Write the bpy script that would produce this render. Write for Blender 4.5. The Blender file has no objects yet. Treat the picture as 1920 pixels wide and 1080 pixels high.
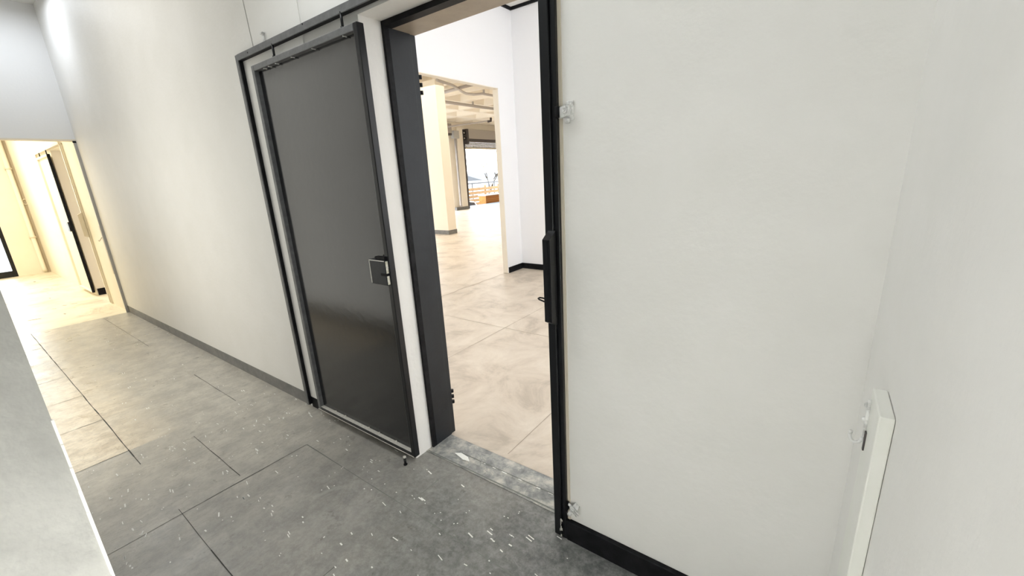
import bpy, bmesh, math, random
from mathutils import Vector, Matrix
sc = bpy.context.scene
COL = sc.collection

# ------------------------------------------------------------------ camera
R = ((0.81127283, 0.58219129, -0.05375601),      # image right
     (0.11245882, -0.24561054, -0.96282318),     # image down
     (-0.57375031, 0.77506694, -0.2647297))      # view direction
cam_d = bpy.data.cameras.new('camera')
cam = bpy.data.objects.new('camera', cam_d); COL.objects.link(cam)
m = Matrix(((R[0][0], -R[1][0], -R[2][0], 0.0),
            (R[0][1], -R[1][1], -R[2][1], 0.0),
            (R[0][2], -R[1][2], -R[2][2], 1.45),
            (0, 0, 0, 1)))
cam.matrix_world = m
cam_d.sensor_width = 36.0
cam_d.lens = 36.0 * 780.257 / 1920.0
cam_d.clip_start = 0.02
cam_d.clip_end = 300
sc.camera = cam

# ------------------------------------------------------------------ world, lights, exposure
w = bpy.data.worlds.new('sky'); sc.world = w; w.use_nodes = True
bg = w.node_tree.nodes['Background']
bg.inputs[0].default_value = (0.93, 0.97, 1.0, 1); bg.inputs[1].default_value = 7.0
sc.view_settings.view_transform = 'Standard'
sc.view_settings.look = 'None'
sc.view_settings.exposure = 0.12
sc.view_settings.gamma = 1.0
sc.view_settings.use_curve_mapping = False
try:
    sc.cycles.use_denoising = True
    sc.cycles.max_bounces = 10
    sc.cycles.diffuse_bounces = 6
    sc.cycles.sample_clamp_indirect = 8
    sc.cycles.caustics_reflective = False
    sc.cycles.caustics_refractive = False
except Exception:
    pass

def area(name, loc, sx, sy, power, color=(1, 1, 1), rot=(0, 0, 0)):
    d = bpy.data.lights.new(name, 'AREA'); d.shape = 'RECTANGLE'
    d.size = sx; d.size_y = sy; d.energy = power; d.color = color
    o = bpy.data.objects.new(name, d); COL.objects.link(o)
    o.location = loc; o.rotation_euler = rot
    return o
# unseen overhead lights over the corridor; the tilted and middle ones are added fill
area('unseen_overhead', (-1.3, 0.45, 3.38), 2.0, 0.6, 30, (0.95, 0.99, 1.0), (0, math.radians(-38), 0))
area('unseen_overhead', (-4.1, 0.45, 3.38), 1.8, 0.6, 9, (1.0, 0.985, 0.95))
area('unseen_overhead', (-6.3, 0.75, 3.38), 0.5, 0.5, 10, (0.86, 0.92, 1.0))
# the entrance light is unseen fill added low behind the photographer
# unseen fill added on the corridor's other side, also mirrored in the door
area('side_fill', (-3.95, 0.034, 1.36), 1.95, 2.4, 42, (1.0, 0.98, 0.94), (math.radians(-90), 0, 0))
area('entrance_fill', (-0.23, -1.55, 0.66), 0.7, 1.1, 42, (0.96, 0.99, 1.0), (math.radians(-90), 0, 0))
# low fill inside an added, unseen hatch, brightening the lower wall end
area('hatch_fill', (0.62, -0.45, 0.58), 0.3, 0.6, 29, (1.0, 1.0, 0.95), (0, math.radians(90), 0))
# unseen overhead and side fill added for the room past the doorway
area('unseen_overhead', (-1.6, 3.4, 3.56), 2.4, 2.0, 11, (0.95, 0.97, 1.0))
area('room_side_fill', (2.15, 3.3, 1.75), 2.2, 2.8, 35, (0.96, 0.98, 1.0), (0, math.radians(90), 0))
# warm overhead fill added to brighten the far end of the corridor
area('far_end_fill', (-10.0, 0.1, 3.3), 3.6, 0.9, 105, (1.0, 0.93, 0.76))
# unseen overhead fill added over the hall with the shutters
area('unseen_overhead', (-7.0, 9.0, 3.6), 4.0, 8.0, 150, (1.0, 0.94, 0.84))

# ------------------------------------------------------------------ materials
def mat(name, color, rough=0.6, spec=0.5, ior=1.5, metal=0.0, noise=None, bump=0.0, bscale=60, emit=None):
    """noise = (scale, colour2, low, high)"""
    mt = bpy.data.materials.new(name); mt.use_nodes = True
    nt = mt.node_tree; b = nt.nodes['Principled BSDF']
    b.inputs['Base Color'].default_value = (*color, 1)
    b.inputs['Roughness'].default_value = rough
    b.inputs['IOR'].default_value = ior
    b.inputs['Specular IOR Level'].default_value = spec
    b.inputs['Metallic'].default_value = metal
    tc = nt.nodes.new('ShaderNodeTexCoord')
    if noise:
        s, c2, lo, hi = noise
        n = nt.nodes.new('ShaderNodeTexNoise'); n.inputs['Scale'].default_value = s
        n.inputs['Detail'].default_value = 6; n.inputs['Roughness'].default_value = 0.65
        nt.links.new(tc.outputs['Object'], n.inputs['Vector'])
        r = nt.nodes.new('ShaderNodeValToRGB')
        r.color_ramp.elements[0].position = lo; r.color_ramp.elements[1].position = hi
        r.color_ramp.elements[0].color = (*color, 1); r.color_ramp.elements[1].color = (*c2, 1)
        nt.links.new(n.outputs['Fac'], r.inputs['Fac'])
        nt.links.new(r.outputs['Color'], b.inputs['Base Color'])
    if bump:
        n2 = nt.nodes.new('ShaderNodeTexNoise'); n2.inputs['Scale'].default_value = bscale
        n2.inputs['Detail'].default_value = 4
        nt.links.new(tc.outputs['Object'], n2.inputs['Vector'])
        bp = nt.nodes.new('ShaderNodeBump'); bp.inputs['Strength'].default_value = bump
        bp.inputs['Distance'].default_value = 0.01
        nt.links.new(n2.outputs['Fac'], bp.inputs['Height'])
        nt.links.new(bp.outputs['Normal'], b.inputs['Normal'])
    return mt

M = {}
M['wall'] = mat('white_wall_paint', (0.80, 0.79, 0.765), 0.55, 0.35, noise=(3.0, (0.83, 0.82, 0.80), 0.35, 0.65), bump=0.12, bscale=45)
M['wall_end'] = mat('white_end_wall_paint', (0.78, 0.78, 0.78), 0.6, 0.3, bump=0.08, bscale=45)
M['wall_room'] = mat('white_room_paint', (0.82, 0.82, 0.835), 0.6, 0.3, bump=0.05, bscale=40)
M['cream'] = mat('cream_wall_paint', (0.86, 0.81, 0.69), 0.6, 0.3, noise=(2.0, (0.88, 0.83, 0.72), 0.4, 0.6), bump=0.05)
M['cream_trim'] = mat('cream_gloss_paint', (0.78, 0.71, 0.58), 0.4, 0.5)
M['pillar'] = mat('cream_pillar_paint', (0.82, 0.765, 0.67), 0.6, 0.3)
M['jamb'] = mat('grey_worn_plaster', (0.33, 0.33, 0.315), 0.65, 0.3, noise=(9.0, (0.43, 0.43, 0.41), 0.35, 0.7), bump=0.25, bscale=35)
M['chip'] = mat('chipped_white_paint', (0.86, 0.85, 0.82), 0.6, 0.3)
M['ceil'] = mat('white_ceiling', (0.80, 0.79, 0.76), 0.7, 0.2)
M['black'] = mat('black_gloss_enamel', (0.005, 0.0055, 0.007), 0.3, 0.4, 1.45, noise=(5.0, (0.011, 0.012, 0.014), 0.3, 0.75), bump=0.05, bscale=30)
M['black_panel'] = mat('black_door_enamel', (0.004, 0.0045, 0.006), 0.17, 0.5, 1.58, noise=(6.0, (0.008, 0.009, 0.011), 0.3, 0.75), bump=0.045, bscale=26)
M['grey_edge'] = mat('black_enamel_grey_sheen', (0.10, 0.102, 0.105), 0.4, 0.5, 1.5, noise=(30.0, (0.15, 0.153, 0.157), 0.4, 0.7))  # grey paints the sheen on front faces of the black steel
M['black_matt'] = mat('black_skirting_paint', (0.004, 0.004, 0.005), 0.55, 0.15, noise=(20.0, (0.014, 0.014, 0.016), 0.4, 0.7))
M['slate'] = mat('dark_slate_enamel', (0.011, 0.013, 0.016), 0.38, 0.35, 1.45, noise=(4.0, (0.019, 0.022, 0.026), 0.3, 0.7), bump=0.04)
M['grey_skirt'] = mat('grey_skirting_paint', (0.16, 0.16, 0.16), 0.5, 0.3, noise=(12.0, (0.24, 0.235, 0.225), 0.35, 0.7))
M['bare'] = mat('bare_worn_steel', (0.62, 0.60, 0.55), 0.42, 0.5, noise=(60.0, (0.78, 0.76, 0.70), 0.4, 0.7))
M['pale_plate'] = mat('pale_worn_plate', (0.62, 0.60, 0.46), 0.5, 0.4, noise=(90.0, (0.80, 0.78, 0.70), 0.35, 0.6))
M['white_gloss'] = mat('white_brushed_paint', (0.80, 0.80, 0.79), 0.3, 0.5, noise=(45.0, (0.42, 0.42, 0.41), 0.46, 0.64), bump=0.3, bscale=50)
M['post'] = mat('white_post_paint', (0.83, 0.83, 0.79), 0.4, 0.45, noise=(5.0, (0.78, 0.79, 0.73), 0.4, 0.7), bump=0.12, bscale=25)
M['beige_strip'] = mat('beige_edge_strip', (0.66, 0.60, 0.50), 0.7, 0.2)
M['grey_metal'] = mat('grey_galvanised_strip', (0.42, 0.41, 0.39), 0.45, 0.5)
M['pvc_grey'] = mat('grey_pipe_paint', (0.42, 0.39, 0.38), 0.5, 0.4)
M['shut'] = mat('taupe_shutter_steel', (0.36, 0.33, 0.30), 0.5, 0.4)
M['shut_dark'] = mat('dark_shutter_steel', (0.06, 0.05, 0.05), 0.5, 0.4)
M['brick'] = None
M['car'] = mat('white_car_paint', (0.82, 0.83, 0.84), 0.25, 0.5)
M['car_glass'] = mat('dark_car_glass', (0.05, 0.06, 0.07), 0.1, 0.5)
M['rubber'] = mat('black_rubber', (0.02, 0.02, 0.02), 0.8, 0.2)
M['timber'] = mat('pale_timber', (0.24, 0.15, 0.075), 0.7, 0.2, noise=(8.0, (0.34, 0.23, 0.12), 0.3, 0.7))
M['bark'] = mat('tree_bark', (0.035, 0.026, 0.014), 0.9, 0.1)
M['leaf'] = mat('young_leaves', (0.14, 0.14, 0.012), 0.7, 0.2)
M['roof'] = mat('slate_roof', (0.09, 0.095, 0.105), 0.7, 0.2)
M['pave'] = mat('pale_paving', (0.20, 0.225, 0.26), 0.7, 0.2, noise=(3.0, (0.16, 0.18, 0.21), 0.4, 0.7))
M['ground'] = mat('outside_ground', (0.40, 0.40, 0.38), 0.8, 0.2)

def glass_mat():
    mt = bpy.data.materials.new('window_glass'); mt.use_nodes = True
    nt = mt.node_tree; nt.nodes.remove(nt.nodes['Principled BSDF'])
    out = nt.nodes['Material Output']
    t = nt.nodes.new('ShaderNodeBsdfTransparent'); t.inputs[0].default_value = (0.96, 0.98, 0.97, 1)
    g = nt.nodes.new('ShaderNodeBsdfGlossy'); g.inputs['Roughness'].default_value = 0.03
    f = nt.nodes.new('ShaderNodeFresnel'); f.inputs['IOR'].default_value = 1.45
    x = nt.nodes.new('ShaderNodeMixShader')
    nt.links.new(f.outputs[0], x.inputs[0]); nt.links.new(t.outputs[0], x.inputs[1]); nt.links.new(g.outputs[0], x.inputs[2])
    nt.links.new(x.outputs[0], out.inputs[0])
    return mt
M['glass'] = glass_mat()

def brick_mat():
    mt = bpy.data.materials.new('orange_brick'); mt.use_nodes = True
    nt = mt.node_tree; b = nt.nodes['Principled BSDF']; b.inputs['Roughness'].default_value = 0.85
    tc = nt.nodes.new('ShaderNodeTexCoord'); mp = nt.nodes.new('ShaderNodeMapping')
    mp.inputs['Rotation'].default_value = (math.radians(90), 0, math.radians(90))
    br = nt.nodes.new('ShaderNodeTexBrick'); br.inputs['Scale'].default_value = 4.5
    br.inputs['Color1'].default_value = (0.34, 0.10, 0.012, 1); br.inputs['Color2'].default_value = (0.42, 0.16, 0.02, 1)
    br.inputs['Mortar'].default_value = (0.45, 0.30, 0.14, 1)
    nt.links.new(tc.outputs['Object'], mp.inputs['Vector']); nt.links.new(mp.outputs[0], br.inputs['Vector'])
    nt.links.new(br.outputs['Color'], b.inputs['Base Color'])
    return mt
M['brick'] = brick_mat()

def vinyl_mat():
    """worn dark vinyl sheet with scuffs, dusty blotches and pale glare painted in along its far side"""
    mt = bpy.data.materials.new('worn_dark_vinyl'); mt.use_nodes = True
    nt = mt.node_tree; N = nt.nodes.new; L = nt.links.new
    b = nt.nodes['Principled BSDF']
    tc = N('ShaderNodeTexCoord')
    def noise(scale, det=8, rough=0.65, vec=None, dist=0.0):
        n = N('ShaderNodeTexNoise'); n.inputs['Scale'].default_value = scale; n.inputs['Detail'].default_value = det
        n.inputs['Roughness'].default_value = rough; n.inputs['Distortion'].default_value = dist
        L(vec or tc.outputs['Object'], n.inputs['Vector']); return n.outputs['Fac']
    def ramp(fac, stops):
        r = N('ShaderNodeValToRGB')
        while len(r.color_ramp.elements) < len(stops): r.color_ramp.elements.new(0.5)
        for e, (p, c) in zip(r.color_ramp.elements, stops):
            e.position = p; e.color = (*c, 1) if len(c) == 3 else c
        L(fac, r.inputs['Fac']); return r.outputs['Color']
    def mix(fac, a, c, mode='MIX'):
        x = N('ShaderNodeMix'); x.data_type = 'RGBA'; x.blend_type = mode
        if isinstance(fac, float): x.inputs[0].default_value = fac
        else: L(fac, x.inputs[0])
        for i, v in ((6, a), (7, c)):
            if isinstance(v, tuple): x.inputs[i].default_value = (*v, 1)
            else: L(v, x.inputs[i])
        return x.outputs[2]
    base = ramp(noise(2.6, dist=0.4), [(0.38, (0.065, 0.068, 0.067)), (0.50, (0.13, 0.137, 0.133)), (0.62, (0.27, 0.272, 0.26))])
    fine = ramp(noise(30, 10, 0.8), [(0.42, (0.085, 0.088, 0.087)), (0.62, (0.36, 0.36, 0.35))])
    col = mix(0.5, base, fine)
    # chalky scuff rings and smears
    sm = ramp(noise(5.0, 10, 0.7, dist=1.6), [(0.55, (0, 0, 0)), (0.70, (0.8, 0.8, 0.8))])
    col = mix(sm, col, (0.36, 0.365, 0.35))
    # glare from the far end put into the colour as a paler tone
    sp = N('ShaderNodeSeparateXYZ'); L(tc.outputs['Object'], sp.inputs[0])
    def mr(v, a, c):
        r = N('ShaderNodeMapRange'); r.inputs[1].default_value = a; r.inputs[2].default_value = c
        L(v, r.inputs[0]); return r.outputs[0]
    def math_(op, a, c):
        x = N('ShaderNodeMath'); x.operation = op
        for i, v in ((0, a), (1, c)):
            if isinstance(v, (int, float)): x.inputs[i].default_value = v
            else: L(v, x.inputs[i])
        return x.outputs[0]
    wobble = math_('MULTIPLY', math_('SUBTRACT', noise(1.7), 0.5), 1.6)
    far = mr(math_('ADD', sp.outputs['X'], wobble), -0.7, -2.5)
    far_glare = ramp(noise(6.5, 10, 0.75), [(0.40, (0.42, 0.40, 0.365)), (0.60, (0.58, 0.55, 0.49))])
    col = mix(math_('MULTIPLY', far, 0.9), col, far_glare)
    # beige tiles by the inner wall, made paler by painted glare
    t1 = math_('LESS_THAN', sp.outputs['X'], -3.13)
    t2 = mr(math_('ADD', sp.outputs['Y'], math_('MULTIPLY', wobble, 0.22)), 0.62, 0.28)
    bare = ramp(noise(8, 10, 0.75), [(0.40, (0.58, 0.48, 0.36)), (0.58, (0.84, 0.74, 0.59))])  # beige tile tone, made paler by painted glare
    col = mix(math_('MULTIPLY', t1, t2), col, bare)
    # dark cracks and drag marks running across the worn sheets
    mp = N('ShaderNodeMapping'); mp.inputs['Scale'].default_value = (7.0, 1.6, 1.0); mp.inputs['Rotation'].default_value = (0, 0, 0.35)
    L(tc.outputs['Object'], mp.inputs['Vector'])
    cr = ramp(noise(2.2, 9, 0.75, vec=mp.outputs[0], dist=0.8), [(0.50, (0, 0, 0)), (0.515, (1, 1, 1)), (0.53, (0, 0, 0))])
    crm = math_('MULTIPLY', math_('MULTIPLY', cr, far), 0.55)
    col = mix(crm, col, (0.20, 0.17, 0.14))
    L(col, b.inputs['Base Color'])
    rg = ramp(noise(6, 8), [(0.3, (0.24, 0.24, 0.24)), (0.7, (0.42, 0.42, 0.42))])
    L(rg, b.inputs['Roughness'])
    b.inputs['IOR'].default_value = 1.5
    bp = N('ShaderNodeBump'); bp.inputs['Strength'].default_value = 0.10; bp.inputs['Distance'].default_value = 0.01
    L(noise(14, 8), bp.inputs['Height']); L(bp.outputs['Normal'], b.inputs['Normal'])
    return mt
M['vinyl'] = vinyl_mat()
M['fleck'] = mat('white_floor_fleck', (0.90, 0.90, 0.86), 0.5, 0.3)
M['seam'] = mat('dark_floor_seam', (0.07, 0.07, 0.066), 0.7, 0.2)
M['seam_pale'] = mat('pale_floor_seam', (0.21, 0.22, 0.20), 0.6, 0.3)

def concrete_mat(name, c1, c2, dark, rough=0.42, pos=(0.36, 0.47, 0.62), scale=2.6, dist=0.6):
    mt = bpy.data.materials.new(name); mt.use_nodes = True
    nt = mt.node_tree; N = nt.nodes.new; L = nt.links.new
    b = nt.nodes['Principled BSDF']; tc = N('ShaderNodeTexCoord')
    n = N('ShaderNodeTexNoise'); n.inputs['Scale'].default_value = scale; n.inputs['Detail'].default_value = 10; n.inputs['Roughness'].default_value = 0.7
    n.inputs['Distortion'].default_value = dist
    L(tc.outputs['Object'], n.inputs['Vector'])
    r = N('ShaderNodeValToRGB'); e = r.color_ramp.elements
    e[0].position = pos[0]; e[0].color = (*dark, 1); e[1].position = pos[2]; e[1].color = (*c2, 1)
    k = e.new(pos[1]); k.color = (*c1, 1)
    L(n.outputs['Fac'], r.inputs['Fac']); L(r.outputs['Color'], b.inputs['Base Color'])
    b.inputs['Roughness'].default_value = rough
    n2 = N('ShaderNodeTexNoise'); n2.inputs['Scale'].default_value = 18; n2.inputs['Detail'].default_value = 8
    L(tc.outputs['Object'], n2.inputs['Vector'])
    bp = N('ShaderNodeBump'); bp.inputs['Strength'].default_value = 0.1; bp.inputs['Distance'].default_value = 0.01
    L(n2.outputs['Fac'], bp.inputs['Height']); L(bp.outputs['Normal'], b.inputs['Normal'])
    return mt
M['conc'] = concrete_mat('beige_concrete', (0.58, 0.50, 0.41), (0.66, 0.585, 0.49), (0.45, 0.385, 0.31))
M['conc_far'] = concrete_mat('cream_concrete', (0.80, 0.73, 0.58), (0.86, 0.80, 0.66), (0.60, 0.52, 0.40))
M['sill'] = concrete_mat('worn_grey_sill', (0.30, 0.305, 0.295), (0.58, 0.56, 0.50), (0.17, 0.18, 0.178), 0.5, (0.36, 0.48, 0.64), 11.0, 0.15)

# ------------------------------------------------------------------ mesh helpers
def box(bm, x0, x1, y0, y1, z0, z1, bev=0.0, mi=0, rot=None, piv=None):
    r = bmesh.ops.create_cube(bm, size=1.0)
    vs = r['verts']
    for v in vs:
        v.co = Vector(((x0 + x1) / 2 + v.co.x * abs(x1 - x0), (y0 + y1) / 2 + v.co.y * abs(y1 - y0), (z0 + z1) / 2 + v.co.z * abs(z1 - z0)))
    fs = {f for v in vs for f in v.link_faces}
    for f in fs: f.material_index = mi
    if bev:
        es = {e for v in vs for e in v.link_edges}
        r2 = bmesh.ops.bevel(bm, geom=list(es), offset=bev, segments=2, affect='EDGES', profile=0.5)
        vs = list({v for f in r2['faces'] for v in f.verts} | {v for v in vs if v.is_valid})
        for f in r2['faces']: f.material_index = mi
    if rot is not None:
        bmesh.ops.rotate(bm, verts=vs, cent=piv or Vector(((x0 + x1) / 2, (y0 + y1) / 2, (z0 + z1) / 2)), matrix=rot)
    return vs

def tube(bm, pts, r, seg=10, mi=0, caps=True):
    pts = [Vector(p) for p in pts]
    rings = []
    up = None
    for i, p in enumerate(pts):
        if i == 0: d = pts[1] - p
        elif i == len(pts) - 1: d = p - pts[i - 1]
        else: d = (pts[i + 1] - p).normalized() + (p - pts[i - 1]).normalized()
        d.normalize()
        if up is None:
            a = Vector((0, 0, 1)) if abs(d.z) < 0.9 else Vector((1, 0, 0))
            up = d.cross(a).normalized()
        else:
            up = (up - d * up.dot(d)).normalized()
        sd = d.cross(up)
        rr = r[i] if isinstance(r, (list, tuple)) else r
        rings.append([bm.verts.new(p + (up * math.cos(t) + sd * math.sin(t)) * rr) for t in [2 * math.pi * k / seg for k in range(seg)]])
    fs = []
    for a, c in zip(rings, rings[1:]):
        for k in range(seg):
            f = bm.faces.new((a[k], a[(k + 1) % seg], c[(k + 1) % seg], c[k])); f.smooth = True; fs.append(f)
    if caps:
        fs.append(bm.faces.new(list(reversed(rings[0])))); fs.append(bm.faces.new(rings[-1]))
    for f in fs: f.material_index = mi

def prism(bm, prof, axis, a, c, mi=0):
    """extrude a 2D outline along axis 'x'/'y'/'z' from a to c"""
    def P(u, v, t):
        return {'x': (t, u, v), 'y': (u, t, v), 'z': (u, v, t)}[axis]
    A = [bm.verts.new(P(u, v, a)) for u, v in prof]; B = [bm.verts.new(P(u, v, c)) for u, v in prof]
    n = len(prof); fs = [bm.faces.new(A), bm.faces.new(list(reversed(B)))]
    for k in range(n):
        fs.append(bm.faces.new((A[k], B[k], B[(k + 1) % n], A[(k + 1) % n])))
    for f in fs: f.material_index = mi
    return A + B

def obj(name, bm, mats, parent=None, smooth=False):
    bmesh.ops.recalc_face_normals(bm, faces=bm.faces)
    me = bpy.data.meshes.new(name)
    bm.to_mesh(me); bm.free()
    for mm in (mats if isinstance(mats, (list, tuple)) else [mats]): me.materials.append(mm)
    o = bpy.data.objects.new(name, me); COL.objects.link(o)
    if parent is not None:
        o.parent = parent
        o.matrix_parent_inverse = parent.matrix_world.inverted()
    return o

def BM(): return bmesh.new()

def boxobj(name, mats, dims, parent=None, bev=0.0):
    bm = BM(); box(bm, *dims, bev=bev); return obj(name, bm, mats, parent)

def struct(o, label=None, cat=None):
    o['kind'] = 'structure'
    if label: o['label'] = label
    if cat: o['category'] = cat
    return o

def tag(o, label, cat, group=None, kind='thing'):
    o['label'] = label; o['category'] = cat; o['kind'] = kind
    if group: o['group'] = group
    return o

def thing(name, loc, label, cat, group=None):
    o = bpy.data.objects.new(name, None); COL.objects.link(o)
    o.location = loc; o.empty_display_size = 0.1
    o.matrix_world = Matrix.Translation(Vector(loc))
    return tag(o, label, cat, group)

WY = 1.215            # corridor face of the long wall
WB = 1.50             # its room face
XE = -7.04            # end of the dark-floored corridor
XF = -12.81           # end wall of the far part
XR = 0.14             # wall on the right
DX = -7.17            # the next doorway along
O0, O1, OT = -1.60, -0.742, 2.105

# ------------------------------------------------------------------ structure: floors
random.seed(4)
bm = BM()
vs = [bm.verts.new(p) for p in ((XE, -2.6, 0), (0.6, -2.6, 0), (0.6, 1.29, 0), (XE, 1.29, 0))]
bm.faces.new(vs)
def strip(bm, x0, y0, x1, y1, w, mi, z=0.0012):
    d = Vector((x1 - x0, y1 - y0, 0)); n = Vector((-d.y, d.x, 0)).normalized() * w / 2
    a = Vector((x0, y0, z)); c = Vector((x1, y1, z))
    f = bm.faces.new([bm.verts.new(a - n), bm.verts.new(c - n), bm.verts.new(c + n), bm.verts.new(a + n)])
    f.material_index = mi
def seam(x0, y0, x1, y1, w, mi):
    n = max(2, int(math.hypot(x1 - x0, y1 - y0) / 0.12)); px, py = x0, y0
    for i in range(1, n + 1):
        t = i / n; j = 0.0015 if i < n else 0
        qx = x0 + (x1 - x0) * t + random.uniform(-j, j); qy = y0 + (y1 - y0) * t + random.uniform(-j, j)
        strip(bm, px, py, qx, qy, w * random.uniform(0.6, 1.3), mi); px, py = qx, qy
seam(XE, 0.352, -2.9, 0.352, 0.005, 1); seam(-2.3, 0.352, -1.5, 0.345, 0.003, 1)
seam(-2.25, -0.2, -2.25, 0.952, 0.0035, 1)
seam(-2.25, 0.955, -0.72, 0.945, 0.004, 2); seam(-7.0, 0.955, -5.2, 0.955, 0.003, 1); seam(-4.0, 0.955, -3.2, 0.953, 0.003, 1)
for x in (-3.13, -3.75, -4.37, -4.99, -5.61, -6.23): seam(x, -0.3, x, 0.352, 0.0035, 1)
seam(-2.95, 0.62, -2.3, 0.62, 0.003, 1); seam(-1.38, 0.35, -1.38, 0.6, 0.003, 1); seam(-1.38, 0.953, -1.38, 1.16, 0.003, 2)
seam(-0.95, -0.1, -0.98, 0.62, 0.003, 1)
k = 0
while k < 620:
    x = random.uniform(-6.2, 0.0); y = random.uniform(-0.3, 1.2)
    if random.random() > (1.0 if x > -3.2 else 0.25): continue
    if x < -3.1 and y < 0.45: continue
    L = random.choice((0.005, 0.007, 0.009, 0.012, 0.016, 0.024, 0.032)); wd = random.uniform(0.0026, 0.006)
    a = random.gauss(-0.12, 0.13)
    for q in range(random.choice((1, 1, 1, 1, 2))):
        xx = x + random.gauss(0, 0.02) * (q > 0); yy = y + random.gauss(0, 0.016) * (q > 0)
        strip(bm, xx, yy, xx + L * math.cos(a), yy + L * math.sin(a), wd, 3, 0.0014)
        k += 1
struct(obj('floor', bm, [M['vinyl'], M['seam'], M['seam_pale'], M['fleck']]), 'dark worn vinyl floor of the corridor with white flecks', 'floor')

bm = BM(); box(bm, O0 - 0.02, O1 + 0.02, 1.285, 1.466, -0.03, 0.003)
for k in range(70):
    x = random.uniform(-1.59, -0.8); y = random.uniform(1.295, 1.45)
    strip(bm, x, y, x + random.uniform(0.003, 0.03), y + random.gauss(0, 0.008), random.uniform(0.0008, 0.0025), 2, 0.0042)
for k in range(7):
    x = random.uniform(-1.3, -0.85); strip(bm, x, 1.372, x + random.uniform(0.01, 0.03), 1.372, random.uniform(0.003, 0.007), 1, 0.0043)
strip(bm, O0 + .01, 1.292, O1, 1.298, 0.006, 2, 0.0044); strip(bm, O0 + .18, 1.375, O1, 1.378, 0.004, 2, 0.0044)
f = bm.faces.new([bm.verts.new((x, y, 0.0046)) for x, y in ((-1.45, 1.352), (-1.375, 1.335), (-1.335, 1.342), (-1.365, 1.365), (-1.42, 1.372))]); f.material_index = 1
struct(obj('trim_1', bm, [M['sill'], M['fleck'], M['seam_pale']]), 'worn grey cement sill across the open doorway with chipped white paint', 'threshold')

bm = BM()
box(bm, -3.73, 2.2, 1.466, 5.3, -0.05, 0.0)
box(bm, O0 - 0.02, O1 + 0.02, 1.455, 1.47, -0.05, 0.0)
seam(-3.69, 3.02, 0.2, 3.02, 0.006, 1); seam(-3.69, 4.2, 0.2, 4.2, 0.004, 1)
seam(-2.35, 1.5, -2.35, 5.3, 0.006, 1); seam(-1.2, 1.5, -1.2, 5.3, 0.004, 1)
M['seam_tan'] = mat('tan_concrete_joint', (0.40, 0.34, 0.27), 0.8, 0.2)
struct(obj('floor', bm, [M['conc'], M['seam_tan']]), 'beige concrete floor of the room past the doorway', 'floor')
bm = BM(); box(bm, -13.2, -3.73, 1.4, 24.0, -0.05, -0.001)
struct(obj('floor', bm, M['conc']), 'beige concrete floor of the hall with the roller shutters', 'floor')
seamer = BM(); bm = seamer
px, py = -3.735, 2.3
for i in range(20):
    qx = -3.735 + random.uniform(-0.022, 0.022); qy = 2.3 + (i + 1) * 0.13
    strip(bm, px, py, qx, qy, random.uniform(0.006, 0.014), 0, 0.002); px, py = qx, qy
struct(obj('trim_2', bm, M['seam_tan']), 'ragged crack between the two concrete floors', 'crack')
bm = BM(); box(bm, -13.1, XE, -1.8, 1.5, -0.05, -0.0005)
for k in range(16):
    x = random.uniform(-11.8, -7.8); y = random.uniform(0.3, 0.95); a = random.gauss(0.3, 0.5); l = random.uniform(0.03, 0.12)
    strip(bm, x, y, x + l * math.cos(a), y + l * math.sin(a), random.uniform(0.01, 0.03), 1, 0.001)
struct(obj('floor', bm, [M['conc_far'], M['seam_tan']]), 'pale cream floor at the far end of the corridor', 'floor')

# ------------------------------------------------------------------ structure: walls
HC = 3.46
bm = BM()
box(bm, XE, O0, WY, WB, 0, HC); box(bm, O0, O1, WY, WB, OT, HC); box(bm, O1, 0.6, WY, WB, 0, HC)
box(bm, XE, -2.015, WY - 0.006, WY + 0.01, 0, HC)                      # the slightly thicker plaster on the left
for i in range(10):                                                       # the hairline crack above the track
    z0 = 2.16 + i * 0.13; x = -2.49 - (z0 - 2.16) * 0.065
    vv = [bm.verts.new(p) for p in ((x, WY - 0.0072, z0), (x + 0.005, WY - 0.0072, z0), (x - 0.004, WY - 0.0072, z0 + 0.13), (x - 0.009, WY - 0.0072, z0 + 0.13))]
    f = bm.faces.new(vv); f.material_index = 1
M['crackc'] = mat('hairline_crack', (0.35, 0.34, 0.32), 0.8, 0.1)
struct(obj('wall_front', bm, [M['wall'], M['crackc']]), 'long white corridor wall with the open doorway', 'wall')
bm = BM()
FO0, FO1 = O0 + DX, O1 + DX
box(bm, -13.1, FO0, WY, WB, 0, HC); box(bm, FO0, FO1, WY, WB, OT, HC); box(bm, FO1, XE, WY, WB, 0, HC)
struct(obj('wall_front', bm, M['cream']), 'cream wall with a second doorway at the far end', 'wall')
bm = BM(); box(bm, XE - 0.10, XE, -1.8, WY, 2.10, HC)
struct(obj('wall_left', bm, M['wall_end']), 'white wall above the wide opening at the far end', 'wall')
boxs = boxobj('trim_3', M['cream_trim'], (XE - 0.112, XE + 0.004, -1.8, WY, 2.083, 2.10))
struct(boxs, 'pale pink beam edge along the top of the far opening', 'trim')
bm = BM(); box(bm, XE - 0.012, XE + 0.006, WY - 0.032, WY, 0.0, 2.083, bev=0.002)
box(bm, XE - 0.014, XE + 0.008, WY - 0.034, WY, 2.062, 2.083, mi=1)
struct(obj('trim_4', bm, [M['grey_metal'], M['black_matt']]), 'grey upright strip on the right edge of the far opening', 'trim')
bm = BM(); box(bm, XR, XR + 0.2, -0.1, WY, 0, HC); box(bm, XR, XR + 0.2, -2.6, -0.85, 0, HC); box(bm, XR, XR + 0.2, -0.85, -0.1, 0.82, HC); box(bm, XR, XR + 0.2, -0.85, -0.1, 0, 0.06)
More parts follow.
